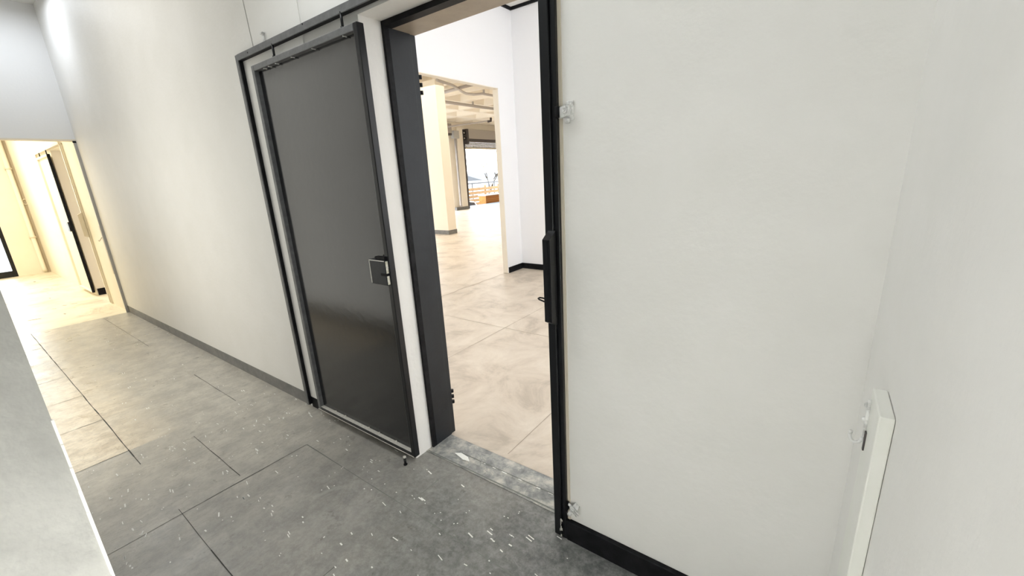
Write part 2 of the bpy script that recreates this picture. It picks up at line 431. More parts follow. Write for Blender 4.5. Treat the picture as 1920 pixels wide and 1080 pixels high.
box(bm, XR + 0.2, 0.72, -0.95, -0.85, 0, 0.9); box(bm, XR + 0.2, 0.72, -0.1, 0.0, 0, 0.9); box(bm, XR + 0.2, 0.72, -0.95, 0.0, 0.82, 0.9); box(bm, 0.66, 0.72, -0.95, 0.0, 0, 0.9)  # unseen hatch recess added to throw low light on the wall end
struct(obj('wall_right', bm, M['wall']), 'white wall on the right beside the post with the hook', 'wall')
# near wall end on the left and the rest of the corridor's other side
bm = BM(); box(bm, XE, -0.60, -0.75, 0.0222, 0, HC)
struct(obj('wall_back', bm, M['jamb']), 'grey rough wall end close on the left', 'wall')
bm = BM()
for i in range(22):
    z0 = 0.62 + i * 0.028
    a = 0.0006 + 0.0030 * random.random() * (1.05 - i / 22)
    box(bm, -0.6012, -0.5985, 0.0222 - a, 0.0236, z0, z0 + 0.0285)
struct(obj('trim_5', bm, M['chip']), 'chipped white edge of the grey wall end', 'trim')
bm = BM(); box(bm, -0.9, 0.5, -2.7, -2.6, 0, 2.6); struct(obj('wall_rear', bm, M['wall']), 'white wall behind the photographer', 'wall')
bm = BM(); box(bm, XE - 0.0, -0.60, -2.7, -0.75, 0, 0.02)
bm.free()
bm = BM(); box(bm, -0.75, -0.6, -2.6, -0.75, 0, 2.6); struct(obj('wall_entrance', bm, M['wall']), 'side wall of the entrance', 'wall')
# ceilings
bm = BM(); box(bm, XE - 0.1, 0.4, -0.75, WB, HC, HC + 0.1); struct(obj('ceiling', bm, M['ceil']), 'white corridor ceiling', 'ceiling')
bm = BM(); box(bm, -0.75, 0.4, -2.7, -0.75, 1.72, 1.80); struct(obj('ceiling', bm, M['ceil']), 'unseen low soffit added to shade the grey wall end', 'ceiling')  # kept low, out of view, to shade the upper wall end
bm = BM(); box(bm, -0.75, 0.4, -0.80, -0.75, 1.72, HC); struct(obj('wall_entrance', bm, M['wall']), 'wall above the entrance', 'wall')
bm = BM(); box(bm, -13.1, XE - 0.1, -1.9, WB, HC, HC + 0.1); struct(obj('ceiling', bm, M['ceil']), 'white ceiling over the far end', 'ceiling')
bm = BM(); box(bm, -13.1, XE, -1.9, -1.8, 0, HC); struct(obj('wall_back', bm, M['cream']), 'cream wall opposite the second doorway', 'wall')
bm = BM(); box(bm, XE - 0.1, XE, -1.8, -0.75, 0, HC); struct(obj('wall_left', bm, M['cream']), 'cream return wall at the far end', 'wall')
# far end wall with the glazed door
bm = BM(); box(bm, -13.0, XF, 0.77, WY, 0, HC); box(bm, -13.0, XF, -0.5, 0.77, 2.5, HC); box(bm, -13.0, XF, -1.8, -0.5, 0, HC)
struct(obj('wall_end', bm, M['cream']), 'cream end wall with the downpipe', 'wall')
# frame added around the fill light on the corridor's other side
bm = BM()
for x in (-4.95, -2.95): box(bm, x - 0.02, x + 0.02, 0.018, 0.031, 0.10, 2.62)
box(bm, -4.97, -2.93, 0.018, 0.031, 2.57, 2.63); box(bm, -4.97, -2.93, 0.018, 0.031, 0.09, 0.15)
struct(obj('fill_frame', bm, M['ceil']), 'added white frame around the unseen fill light beside the corridor', 'light_frame')
# skirtings
bm = BM(); box(bm, XE + 0.006, -2.66, WY - 0.0085, WY, 0, 0.088); struct(obj('baseboard_left', bm, M['grey_skirt']), 'grey painted skirting along the long wall', 'skirting')
bm = BM(); box(bm, -2.63, O0 - 0.03, WY - 0.0085, WY, 0, 0.075); struct(obj('baseboard_left', bm, M['black_matt']), 'black skirting behind the sliding door', 'skirting')
bm = BM(); box(bm, -0.677, XR, WY - 0.02, WY, 0, 0.092, bev=0.002); struct(obj('baseboard_right', bm, M['black_matt']), 'black skirting under the white wall on the right', 'skirting')
# room past the doorway
bm = BM()
RX0, RX1 = -3.775, -3.69
box(bm, RX0, RX1, WB, 2.2, 0, 3.75); box(bm, RX0, RX1, 2.2, 4.92, 2.575, 3.75); box(bm, RX0, RX1, 4.92, 5.3, 0, 3.75)
struct(obj('wall_room_left', bm, M['wall_room']), 'white room wall with the wide square opening', 'wall')
bm = BM(); box(bm, RX0 - 0.004, RX1 - 0.004, 4.912, 4.92, 0, 2.575); box(bm, RX0 - 0.004, RX1 - 0.004, 2.2, 4.92, 2.567, 2.575)
struct(obj('trim_6', bm, M['pillar']), 'cream painted edge of the square opening', 'trim')
bm = BM(); box(bm, -3.9, 2.3, 5.3, 5.4, 0, 3.75); struct(obj('wall_room_back', bm, M['wall_room']), 'white back wall of the room past the doorway', 'wall')
bm = BM(); box(bm, 2.2, 2.3, WB, 5.3, 0, 3.75); struct(obj('wall_room_right', bm, M['wall_room']), 'white right wall of the room', 'wall')
bm = BM(); box(bm, -3.775, 2.3, WB, 5.4, 3.62, 3.75); struct(obj('ceiling', bm, M['ceil']), 'white ceiling of the room past the doorway', 'ceiling')
bm = BM(); box(bm, RX1, RX1 + 0.025, WB, 5.3, 3.585, 3.625); box(bm, RX1, 2.2, 5.275, 5.3, 3.585, 3.625)
struct(obj('trim_7', bm, M['black_matt']), 'thin black cornice under the room ceiling', 'cornice')
bm = BM(); box(bm, RX1, RX1 + 0.014, 4.93, 5.3, 0, 0.085); box(bm, RX1, 2.2, 5.286, 5.3, 0, 0.085)
struct(obj('baseboard_room', bm, M['black_matt']), 'black skirting in the corner of the room', 'skirting')
# hall with the shutters: waffle ceiling
bm = BM()
cs, rb, dz, zc = 1.16, 0.10, 0.42, 3.72
nx, ny = 8, 18
for i in range(nx):
    for j in range(ny):
        x0 = -13.1 + i * cs; y0 = 1.5 + j * cs
        q = [(x0, y0), (x0 + cs, y0), (x0 + cs, y0 + cs), (x0, y0 + cs)]
        inn = [(x0 + rb, y0 + rb), (x0 + cs - rb, y0 + rb), (x0 + cs - rb, y0 + cs - rb), (x0 + rb, y0 + cs - rb)]
        A = [bm.verts.new((x, y, zc)) for x, y in q]; B = [bm.verts.new((x, y, zc)) for x, y in inn]
        top = bm.verts.new((x0 + cs / 2, y0 + cs / 2, zc + dz))
        for k in range(4):
            bm.faces.new((A[k], A[(k + 1) % 4], B[(k + 1) % 4], B[k])); bm.faces.new((B[k], B[(k + 1) % 4], top))
struct(obj('ceiling', bm, M['pillar']), 'cream folded ceiling of the shutter hall', 'ceiling')
bm = BM(); box(bm, -13.3, -3.7, 22.3, 22.5, 0, 4.2); box(bm, -3.775, -3.69, 5.4, 22.5, 0, 4.2)
struct(obj('wall_hall', bm, M['pillar']), 'cream outer wall of the shutter hall', 'wall')
# facade with the shutter openings
FX = -13.1
bm = BM()
box(bm, FX - 0.3, FX, 13.75, 14.62, 0, 4.2); box(bm, FX - 0.3, FX, 14.62, 22.5, 3.46, 4.2); box(bm, FX - 0.3, FX, 1.5, 13.75, 3.62, 4.2)
box(bm, FX - 0.3, FX, 1.5, 2.2, 0, 4.2); box(bm, FX - 0.3, FX, 7.2, 8.0, 0, 4.2); box(bm, FX - 0.3, FX, 20.4, 22.5, 0, 4.2)
box(bm, FX, FX + 0.1, 14.2, 14.55, 0, 3.5)
struct(obj('wall_facade', bm, M['pillar']), 'cream street front with tall shutter openings', 'wall')
bm = BM(); box(bm, FX, FX + 0.115, 13.76, 14.58, 0, 0.13); struct(obj('baseboard_facade', bm, M['grey_skirt']), 'grey skirting at the foot of the street front', 'skirting')

# ------------------------------------------------------------------ sliding door unit
def sliding_unit(dx, near):
    P = M['black_panel'] if near else M['cream']
    F = M['grey_edge'] if near else M['cream']
    E = M['black'] if near else M['black_matt']
    x0, x1 = -2.462 + dx, -1.545 + dx
    yf, yb, z0, z1 = 1.163, 1.196, 0.058, 2.058
    t = 0.028
    where = ('black steel sliding door hanging beside the open doorway' if near else 'pale sliding door with a dark edge at the far end')
    d = thing('sliding_door', ((x0 + x1) / 2, yb, z0), where, 'door')
    yp = 1.186
    bm = BM(); box(bm, x0 + t * 0.6, x1 - t * 0.6, yp, yb, z0 + 0.012, z1 - 0.012); obj('panel', bm, P, d)
    bm = BM(); box(bm, x0, x0 + t, yf, yb, z0, z1, bev=0.003); obj('stile', bm, F if near else P, d)
    bm = BM(); box(bm, x1 - t, x1, yf, yb, z0, z1, bev=0.003); obj('stile', bm, E, d)
    bm = BM(); box(bm, x0 + t, x1 - t, yf, yb - 0.001, z1 - t, z1, bev=0.003); obj('top_rail', bm, F if near else P, d)
    bm = BM(); box(bm, x0 + t, x1 - t, yf, yb - 0.001, z0, z0 + 0.02, bev=0.002); obj('bottom_rail', bm, E if near else P, d)
    if near:
        bm = BM(); box(bm, x0 + t, x1 - t - 0.002, yf + 0.003, yp, z0 + 0.02, z0 + 0.0225)
        b = obj('ledge_strip', bm, M['bare'], d); b['label'] = 'pale grey ledge along the bottom'  # paler strip laid over the bottom rail
        bm = BM(); box(bm, x0, x1 - 0.01, yf - 0.002, yf + 0.001, z0, z0 + 0.0035); b = obj('drip_edge', bm, M['bare'], d); b['label'] = 'thin pale lower edge'  # thin paler strip along the lower front edge
        for fx in (0.10, 0.16, 0.245, 0.42, 0.63, 0.905):
            x = x0 + t + fx * (x1 - x0 - 2 * t)
            bm = BM(); box(bm, x, x + 0.005, yf + 0.004, yp, z1 - t - 0.004, z1 - t + 0.001, bev=0.001); obj('weld', bm, M['chip'], d)
        for fx in (0.16, 0.28, 0.55, 0.66, 0.83):
            x = x0 + t + fx * (x1 - x0 - 2 * t)
            bm = BM(); box(bm, x, x + 0.010, yp - 0.006, yp, z0 + 0.021, z0 + 0.029, bev=0.002); obj('weld', bm, M['bare'], d)
    for x in (-2.245 + dx, -1.665 + dx):
        bm = BM(); tube(bm, [(x, 1.183, z1 - 0.002), (x, 1.183, 2.122)], 0.0055 if near else 0.006)
        h = obj('hanger_rod', bm, E, d)
        bm = BM(); tube(bm, [(x, 1.183, z1 - 0.001), (x, 1.183, z1 + 0.010)], 0.010, 6); obj('nut', bm, E, h)
    # lock
    lx0, lx1, lz0, lz1, ly = -1.672 + dx, -1.556 + dx, 0.985, 1.102, 1.148
    LM = M['slate'] if near else M['black']
    bm = BM(); box(bm, lx0, lx1, ly, 1.187, lz0, lz1, bev=0.0025); lk = obj('lock_case', bm, LM, d)
    if near:
        bm = BM(); box(bm, lx1 - 0.001, lx1 + 0.0025, ly + 0.003, 1.164, lz0 + 0.004, lz1 - 0.004, bev=0.001)
        p = obj('face_plate', bm, M['pale_plate'], lk); p['label'] = 'pale worn plate on the side of the lock'
        bm = BM(); box(bm, lx0 + 0.001, lx0 + 0.005, ly - 0.0012, ly + 0.002, lz0 + 0.004, lz1 - 0.001)
        box(bm, lx0 + 0.001, lx1 - 0.004, ly - 0.0012, ly + 0.002, lz1 - 0.005, lz1 - 0.001)
        p = obj('worn_edge', bm, M['bare'], lk); p['label'] = 'bright worn edges of the lock case'
        bm = BM(); box(bm, lx1 - 0.036, lx1 + 0.004, ly - 0.0016, 1.166, lz0 + 0.045, lz0 + 0.057); obj('bolt_slot', bm, M['black_matt'], lk)
        bm = BM(); tube(bm, [(lx1 + 0.004, ly + 0.009, lz0 + 0.085), (lx1 - 0.004, ly + 0.009, lz0 + 0.085)], 0.006); obj('keyhole', bm, M['bare'], lk)
    bm = BM(); box(bm, lx0 + 0.045, lx1 - 0.004, 1.152, 1.172, lz1 + 0.001, lz1 + 0.016, bev=0.002)
    tube(bm, [(lx0 + 0.05, 1.162, lz1 + 0.007), (lx0 + 0.036, 1.162, lz1 + 0.007)], 0.007, 8)
    obj('sliding_bolt', bm, M['black_matt'], d)
    # track and end post
    T = M['grey_edge'] if near else M['cream_trim']
    tr = thing('door_track', (-2.64 + dx, 1.2, 0.02), 'black steel track with a tall end post around the sliding door' if near else 'cream steel track and end post around the far sliding door', 'door track')
    bm = BM(); box(bm, -2.627 + dx, -0.69 + dx, 1.1795, 1.186, 2.116, 2.146, bev=0.0015); box(bm, -2.627 + dx, -0.69 + dx, 1.186, WY - 0.0065, 2.141, 2.146)
    obj('rail', bm, T, tr)
    bm = BM(); box(bm, -2.628 + dx, -0.69 + dx, 1.187, WY - 0.007, 2.1165, 2.1405); s = obj('rail_channel', bm, M['black_matt'] if near else M['cream_trim'], tr)
    bm = BM(); box(bm, -2.657 + dx, -2.630 + dx, 1.182, 1.188, 0.022, 2.146, bev=0.0015); obj('post', bm, T, tr)
    bm = BM(); box(bm, -2.655 + dx, -2.6315 + dx, 1.188, WY - 0.0065, 0.022, 2.140); obj('post_web', bm, M['black_matt'] if near else M['cream_trim'], tr)
    if near:
        for x, z in ((-2.50, 2.131), (-1.95, 2.14)):
            bm = BM(); tube(bm, [(x, 1.1800, z), (x, 1.1785, z)], 0.004, 10); obj('screw', bm, M['black_matt'], tr)
    # slam post of the doorway with the latch box
    SM = M['black'] if near else M['cream_trim']
    sp = thing('latch_post', (-0.70 + dx, 1.2, 0.0), 'black steel upright with a latch box on the right of the open doorway' if near else 'cream upright with a latch box at the far doorway', 'door post')
    bm = BM(); box(bm, -0.729 + dx, -0.6975 + dx, 1.188, 1.222, 0.012, 2.115, bev=0.002); obj('upright', bm, SM, sp)
    bm = BM(); box(bm, -0.6975 + dx, -0.6785 + dx, 1.197, 1.222, 0.0, 2.115, bev=0.002); obj('flange', bm, SM, sp)
    bm = BM()
    prism(bm, [(1.150, 0.952), (1.190, 0.930), (1.190, 1.262), (1.150, 1.236)], 'x', -0.718 + dx, -0.690 + dx)
    lb = obj('latch_box', bm, SM, sp)
    bm = BM(); box(bm, -0.7005 + dx, -0.6985 + dx, 1.1475, 1.1505, 0.955, 1.234); obj('box_fold', bm, SM, lb)
    if near:
        bm = BM(); tube(bm, [(-0.715, 1.166, 1.028), (-0.735, 1.166, 1.031), (-0.742, 1.160, 1.033), (-0.742, 1.150, 1.033), (-0.735, 1.146, 1.031), (-0.715, 1.146, 1.026)], 0.0028, 8)
        obj('latch_lever', bm, M['black_matt'], lb)
        for z in (1.622, 0.166):
            bm = BM(); box(bm, -0.6795, -0.668, 1.184, 1.206, z - 0.017, z + 0.017, bev=0.003); obj('lug', bm, M['black_matt'], sp)
        bm = BM()
        for k in range(12):
            z = random.uniform(0.01, 0.13); xx = random.uniform(-0.704, -0.694)
            box(bm, xx, xx + random.uniform(0.002, 0.005), 1.186, 1.1885, z, z + random.uniform(0.003, 0.012))
        c = obj('paint_chip', bm, M['bare'], sp); c['kind'] = 'stuff'
    return d
sliding_unit(0.0, True)
sliding_unit(DX, False)

# steel lining of the doorway
fr = thing('doorway_lining', (-1.2, 1.42, 0.0), 'dark slate steel lining deep inside the open doorway', 'door frame')
bm = BM(); box(bm, O0 + 0.001, O0 + 0.016, 1.326, 1.352, 0.004, OT - 0.022); obj('jamb', bm, M['black_matt'], fr)
bm = BM(); box(bm, O0 + 0.001, O0 + 0.016, 1.352, 1.472, 0.004, OT - 0.022, bev=0.001); obj('jamb', bm, M['slate'], fr)
bm = BM(); box(bm, O0 + 0.001, O0 + 0.011, 1.472, 1.506, 0.004, OT - 0.022, bev=0.001); obj('jamb', bm, M['slate'], fr)
bm = BM(); box(bm, O0 + 0.001, O1 - 0.001, 1.326, 1.372, OT - 0.022, OT - 0.0005); obj('header', bm, M['black_matt'], fr)
M['umber'] = mat('brown_steel_soffit', (0.30, 0.25, 0.19), 0.45, 0.4, noise=(9.0, (0.38, 0.32, 0.25), 0.3, 0.7))
bm = BM(); box(bm, O0 + 0.001, O1 - 0.001, 1.372, 1.505, OT - 0.022, OT - 0.0005); h = obj('header', bm, M['umber'], fr); h['label'] = 'brownish underside of the header'
for zb in (1.835, 0.185):
    for k in range(3):
        z = zb + k * 0.034
        bm = BM(); tube(bm, [(O0 + 0.008, 1.514, z), (O0 + 0.008, 1.514, z + 0.017)], 0.009, 10); obj('hinge_knuckle', bm, M['black_matt'], fr)
bm = BM(); box(bm, -0.6785, -0.668, WY - 0.005, WY, 0.092, 2.115)  # narrow beige strip beside the upright
struct(obj('trim_8', bm, M['beige_strip']), 'narrow beige strip between the black upright and the wall', 'trim')
# second doorway: black base in the opening
bm = BM(); box(bm, FO0, FO0 + 0.012, 1.23, WB, 0, 0.10); struct(obj('baseboard_far', bm, M['black_matt']), 'black base in the far doorway', 'skirting')
bm = BM(); box(bm, FO0, FO0 + 0.004, WY + 0.001, WB, 0.10, OT); struct(obj('trim_9', bm, M['pillar']), 'beige lining of the far doorway', 'trim')

# ------------------------------------------------------------------ white hinge brackets on the right-hand wall
def wall_bracket(z, up):
    t = thing('hinge_bracket', (-0.648, WY, z), 'white painted bolt-on bracket high beside the black upright' if up else 'white painted pintle bracket low beside the black upright', 'bracket', None)
    bm = BM()
    if up:
        box(bm, -0.652, -0.628, WY - 0.006, WY, z - 0.026, z + 0.030, bev=0.002); obj('plate', bm, M['white_gloss'], t)
        bm = BM(); prism(bm, [(-0.672, z - 0.018), (-0.640, z - 0.012), (-0.634, z + 0.006), (-0.640, z + 0.020), (-0.668, z + 0.014)], 'y', WY - 0.020, WY - 0.006); obj('strap', bm, M['white_gloss'], t)
        bm = BM(); tube(bm, [(-0.650, WY - 0.019, z + 0.004), (-0.650, WY - 0.027, z + 0.004)], 0.011, 6)
        tube(bm, [(-0.650, WY - 0.026, z + 0.004), (-0.650, WY - 0.034, z + 0.004)], 0.006, 10); obj('bolt', bm, M['white_gloss'], t)
        bm = BM(); tube(bm, [(-0.646, WY - 0.012, z - 0.020), (-0.646, WY - 0.012, z - 0.034)], 0.008, 8); obj('pin', bm, M['white_gloss'], t)
    else:
        tube(bm, [(-0.674, WY - 0.014, z + 0.020), (-0.655, WY - 0.018, z + 0.012), (-0.640, WY - 0.006, z + 0.008)], 0.005, 8); obj('strap', bm, M['white_gloss'], t)
        bm = BM(); box(bm, -0.655, -0.632, WY - 0.024, WY - 0.001, z - 0.012, z + 0.024, bev=0.003, rot=Matrix.Rotation(0.5, 3, 'Y')); obj('plate', bm, M['white_gloss'], t)
        bm = BM(); tube(bm, [(-0.652, WY - 0.030, z + 0.024), (-0.626, WY - 0.028, z - 0.008)], 0.005, 8)
        tube(bm, [(-0.646, WY - 0.034, z + 0.030), (-0.618, WY - 0.026, z - 0.002)], 0.004, 8); obj('rod', bm, M['white_gloss'], t)
        bm = BM(); tube(bm, [(-0.650, WY - 0.022, z - 0.002), (-0.662, WY - 0.026, z - 0.022)], 0.009, 8); obj('pin', bm, M['white_gloss'], t)
wall_bracket(1.622, True)
wall_bracket(0.158, False)

# painted hook standing on the track
t = thing('angle_bracket', (-2.36, WY, 2.147), 'small white painted angle bracket above the door track', 'bracket')
bm = BM(); box(bm, -2.362, -2.347, 1.199, 1.205, 2.146, 2.196, bev=0.002); obj('upright', bm, M['white_gloss'], t)
bm = BM(); box(bm, -2.375, -2.347, 1.196, 1.210, 2.192, 2.200, bev=0.002); obj('flange', bm, M['white_gloss'], t)

# floor guide pin
t = thing('floor_guide', (-1.612, 1.145, 0.0), 'short black steel pin standing on the floor under the sliding door', 'door guide')
bm = BM(); tube(bm, [(-1.612, 1.147, 0.0), (-1.612, 1.147, 0.044)], 0.0065, 12); obj('pin', bm, M['black'], t)
bm = BM(); tube(bm, [(-1.612, 1.147, 0.044), (-1.612, 1.147, 0.051), (-1.612, 1.147, 0.054)], [0.0085, 0.0085, 0.005], 12); obj('cap', bm, M['bare'], t)
bm = BM(); tube(bm, [(-1.612, 1.147, 0.0), (-1.612, 1.147, 0.006)], 0.010, 10); obj('collar', bm, M['black_matt'], t)

# ------------------------------------------------------------------ white post with the hook, right foreground
ps = thing('wall_post', (0.13, 0.87, 0.0), 'white painted timber post with a metal hook on the wall at right', 'post')
bm = BM(); box(bm, 0.119, 0.1395, 0.817, 0.925, 0.0, 1.04, bev=0.0025)
for v in bm.verts:
    pass
obj('board', bm, M['post'], ps)
hk = BM(); prism(hk, [(0.912, 1.022), (0.920, 1.016), (0.912, 0.940), (0.903, 0.940)], 'x', 0.1145, 0.1188); hk = obj('hook', hk, M['white_gloss'], ps)
bm = BM(); tube(bm, [(0.1165, 0.908, 0.945), (0.112, 0.908, 0.934), (0.106, 0.908, 0.931), (0.100, 0.908, 0.934), (0.097, 0.910, 0.942), (0.0985, 0.910, 0.952)], 0.0032, 8); obj('hook_tip', bm, M['white_gloss'], hk)
for y, z in ((0.916, 1.004), (0.914, 0.976)):
    bm = BM(); tube(bm, [(0.1188, y + 0.006, z), (0.113, y + 0.006, z), (0.111, y + 0.006, z)], [0.006, 0.005, 0.002], 10); obj('screw', bm, M['white_gloss'], hk)
bm = BM(); box(bm, 0.1165, 0.1192, 0.895, 0.903, 0.925, 0.962); obj('slot', bm, M['shut_dark'], hk)

# ------------------------------------------------------------------ far end of the corridor
ps = thing('latch_board', (-7.19, WY, 0.49), 'narrow cream board with a small hook on the far wall', 'board')
bm = BM(); box(bm, -7.215, -7.165, 1.198, WY, 0.49, 1.10, bev=0.002); obj('board', bm, M['cream_trim'], ps)
bm = BM(); tube(bm, [(-7.19, 1.197, 0.96), (-7.19, 1.175, 0.93), (-7.19, 1.165, 0.915), (-7.19, 1.158, 0.93)], 0.005, 8); obj('hook', bm, M['cream_trim'], ps)
dp = thing('downpipe', (XF + 0.05, 1.15, 0.05), 'cream downpipe fixed to the far end wall beside the corner', 'pipe')
bm = BM(); tube(bm, [(XF + 0.05, 1.13, 3.4), (XF + 0.05, 1.13, 0.10), (XF + 0.07, 1.13, 0.04)], 0.035, 14); obj('pipe', bm, M['cream'], dp)
for z in (2.05, 0.72):
    bm = BM(); tube(bm, [(XF + 0.05, 1.13, z), (XF + 0.05, 1.13, z + 0.03)], 0.041, 14); box(bm, XF, XF + 0.05, 1.08, 1.18, z, z + 0.03); obj('clip', bm, M['cream_trim'], dp)
bm = BM(); box(bm, XF - 0.001, XF + 0.012, 1.165, WY - 0.001, 0.0, HC); struct(obj('corner_shade', bm, mat('taupe_corner_shade', (0.50, 0.43, 0.33), 0.6, 0.3)), 'painted taupe shade in the far corner behind the downpipe', 'trim')  # corner shading put in as a taupe strip
sb = thing('wall_loop', (XF + 0.02, 1.20, 1.43), 'small round loop in the far corner beside the downpipe', 'loop')
bm = BM(); tube(bm, [(XF + 0.03, 1.195 + 0.035 * math.cos(a), 1.43 + 0.05 * math.sin(a)) for a in [k * math.pi / 8 for k in range(17)]], 0.008, 8); obj('ring', bm, M['cream_trim'], sb)
bm = BM(); box(bm, XF + 0.012, XF + 0.03, 1.185, 1.205, 1.47, 1.49); obj('fixing', bm, M['cream_trim'], sb)
gd = thing('glazed_door', (XF - 0.05, 0.13, 0.0), 'black framed glazed door in the far end wall', 'door')
bm = BM(); box(bm, XF - 0.08, XF - 0.03, 0.715, 0.77, 0.0, 2.5, bev=0.003); obj('stile', bm, M['black'], gd)
bm = BM(); box(bm, XF - 0.08, XF - 0.03, -0.5, -0.44, 0.0, 2.5, bev=0.003); obj('stile', bm, M['black'], gd)
bm = BM(); box(bm, XF - 0.08, XF - 0.03, -0.44, 0.715, 0.0, 0.12, bev=0.003); obj('bottom_rail', bm, M['black'], gd)
bm = BM(); box(bm, XF - 0.08, XF - 0.03, -0.44, 0.715, 2.44, 2.5, bev=0.003); obj('top_rail', bm, M['black'], gd)
bm = BM(); box(bm, XF - 0.058, XF - 0.052, -0.44, 0.715, 0.12, 2.44); obj('pane', bm, M['glass'], gd)

# ------------------------------------------------------------------ hall past the room
cl = thing('column', (-8.0, 7.97, 0.0), 'square cream column with a grey foot seen through the openings', 'column'); cl['kind'] = 'structure'
bm = BM(); box(bm, -8.27, -7.735, 7.82, 8.12, 0.0, 3.72, bev=0.006); obj('shaft', bm, M['pillar'], cl)
bm = BM(); box(bm, -8.28, -7.725, 7.81, 8.13, 0.0, 0.11, bev=0.004); obj('skirting', bm, M['grey_skirt'], cl)

def roller_shutter(y0, y1, zt, zlow, label):
    t = thing('roller_shutter', (FX, (y0 + y1) / 2, zlow), label, 'shutter', 'raised roller shutters of the street front')
    bm = BM(); box(bm, FX, FX + 0.28, y0 + 0.12, y1, zlow + 0.42, zt, bev=0.01); obj('housing', bm, M['shut'], t)
    bm = BM(); box(bm, FX + 0.02, FX + 0.26, y0 + 0.12, y1, zlow + 0.34, zlow + 0.42); obj('lintel_bar', bm, M['shut_dark'], t)
    bm = BM()
    for k in range(5):
        z = zlow + 0.05 + k * 0.06
        prism(bm, [(FX + 0.03, z), (FX + 0.045, z + 0.03), (FX + 0.03, z + 0.058), (FX + 0.01, z + 0.03)], 'y', y0 + 0.05, y1)
    obj('curtain', bm, M['shut'], t)
    bm = BM(); box(bm, FX + 0.0, FX + 0.06, y0 + 0.05, y1, zlow, zlow + 0.05); obj('bottom_bar', bm, M['cream_trim'], t)
    e = None
    bm = BM(); box(bm, FX, FX + 0.28, y0, y0 + 0.10, zlow + 0.20, zt); e = obj('end_plate', bm, M['shut_dark'], t)
    for dz_, r in ((0.15, 0.09), (0.38, 0.08)):
        bm = BM(); tube(bm, [(FX + 0.14, y0 - 0.02, zt - dz_), (FX + 0.14, y0, zt - dz_)], r, 14); tube(bm, [(FX + 0.14, y0 - 0.04, zt - dz_), (FX + 0.14, y0 - 0.02, zt - dz_)], r * 0.45, 12, mi=1)
        obj('sprocket', bm, [M['rubber'], M['shut']], e)
    bm = BM(); box(bm, FX + 0.002, FX + 0.07, y0 - 0.015, y0 + 0.06, 0.002, zlow + 0.2); obj('guide_rail', bm, M['shut_dark'], t)
    return t
roller_shutter(14.64, 20.3, 3.44, 2.62, 'raised taupe roller shutter over the bright street opening')
roller_shutter(8.02, 13.70, 3.60, 2.80, 'roller shutter left of the column, only its end showing')
# rain pipe on the street front
rp = thing('rain_pipe', (FX + 0.08, 13.95, 0.1), 'grey rain pipe standing against the cream street front', 'pipe')
bm = BM(); tube(bm, [(FX + 0.175, 13.98, 3.2), (FX + 0.175, 13.98, 0.24), (FX + 0.25, 13.92, 0.18)], 0.055, 12); obj('pipe', bm, M['pvc_grey'], rp)
bm = BM(); box(bm, FX + 0.102, FX + 0.3, 13.80, 14.12, 3.02, 3.34, bev=0.02); obj('hopper', bm, M['grey_metal'], rp)
# pipes under the hall ceiling
pp = thing('ceiling_pipe', (-9.0, 10.0, 3.5), 'straight grey pipe running under the cream hall ceiling', 'pipe')
bm = BM(); tube(bm, [(-9.3, 6.0, 3.60), (-9.3, 14.0, 3.60)], 0.045, 10); obj('pipe', bm, M['pvc_grey'], pp)
for y in (8, 11, 13.5):
    bm = BM(); box(bm, -9.32, -9.28, y, y + 0.04, 3.6, 3.73); obj('hanger', bm, M['pvc_grey'], pp)
pp = thing('ceiling_conduit', (-7.8, 9.2, 3.6), 'curving conduit with a straight branch under the hall ceiling', 'conduit')
bm = BM(); tube(bm, [(-7.45, 7.6, 3.62), (-7.62, 8.3, 3.62), (-7.80, 8.70, 3.62), (-7.98, 9.05, 3.61), (-8.06, 9.30, 3.60), (-8.02, 9.55, 3.60), (-7.84, 9.72, 3.61), (-7.86, 10.3, 3.62), (-8.0, 11.2, 3.62)], 0.032, 10); obj('pipe', bm, M['pvc_grey'], pp)
bm = BM(); tube(bm, [(-8.6, 8.86, 3.64), (-7.3, 8.70, 3.64)], 0.04, 10); obj('branch', bm, M['pvc_grey'], pp)
bm = BM(); box(bm, -7.88, -7.84, 9.8, 9.84, 3.62, 3.73); obj('hanger', bm, M['pvc_grey'], pp)
pp = thing('sprinkler_pipe', (FX + 0.6, 15, 3.42), 'thin pipe with an elbow running to the street front', 'pipe')
bm = BM(); tube(bm, [(-12.74, 13.2, 3.42), (-11.6, 14.6, 3.62), (-11.55, 14.66, 3.62)], 0.03, 10); obj('pipe', bm, M['pvc_grey'], pp)
bm = BM(); tube(bm, [(-11.6, 14.6, 3.60), (-11.5, 14.7, 3.62), (-11.5, 14.72, 3.74)], 0.05, 10); obj('elbow', bm, M['shut_dark'], pp)

# ------------------------------------------------------------------ outside, past the shutters
bm = BM(); box(bm, -14.25, FX - 0.0, 6.0, 26.0, -0.4, -0.003)
struct(obj('floor', bm, M['pave']), 'pale paved terrace outside the shutters', 'pavement')
bm = BM(); box(bm, -90, -14.25, -30, 90, -1.6, -1.45)
struct(obj('ground', bm, M['ground']), 'street ground beyond the terrace', 'ground')
pl = thing('brick_planter', (-14.5, 20.4, -1.45), 'orange brick planter wall at the edge of the terrace', 'planter')
bm = BM(); box(bm, -14.75, -14.27, 17.4, 24.0, -1.45, 0.39, bev=0.01); obj('brickwork', bm, M['brick'], pl)
bm = BM(); box(bm, -14.77, -14.255, 17.38, 24.0, 0.39, 0.43); obj('coping', bm, M['pillar'], pl)
fe = thing('timber_fence', (-17.2, 19.3, -1.45), 'pale timber slat fence behind the parked car', 'fence')
for k in range(9):
    z = -1.2 + k * 0.22
    bm = BM(); box(bm, -17.22, -17.18, 17.6, 22.5, z, z + 0.17, bev=0.004); obj('slat', bm, M['timber'], fe)
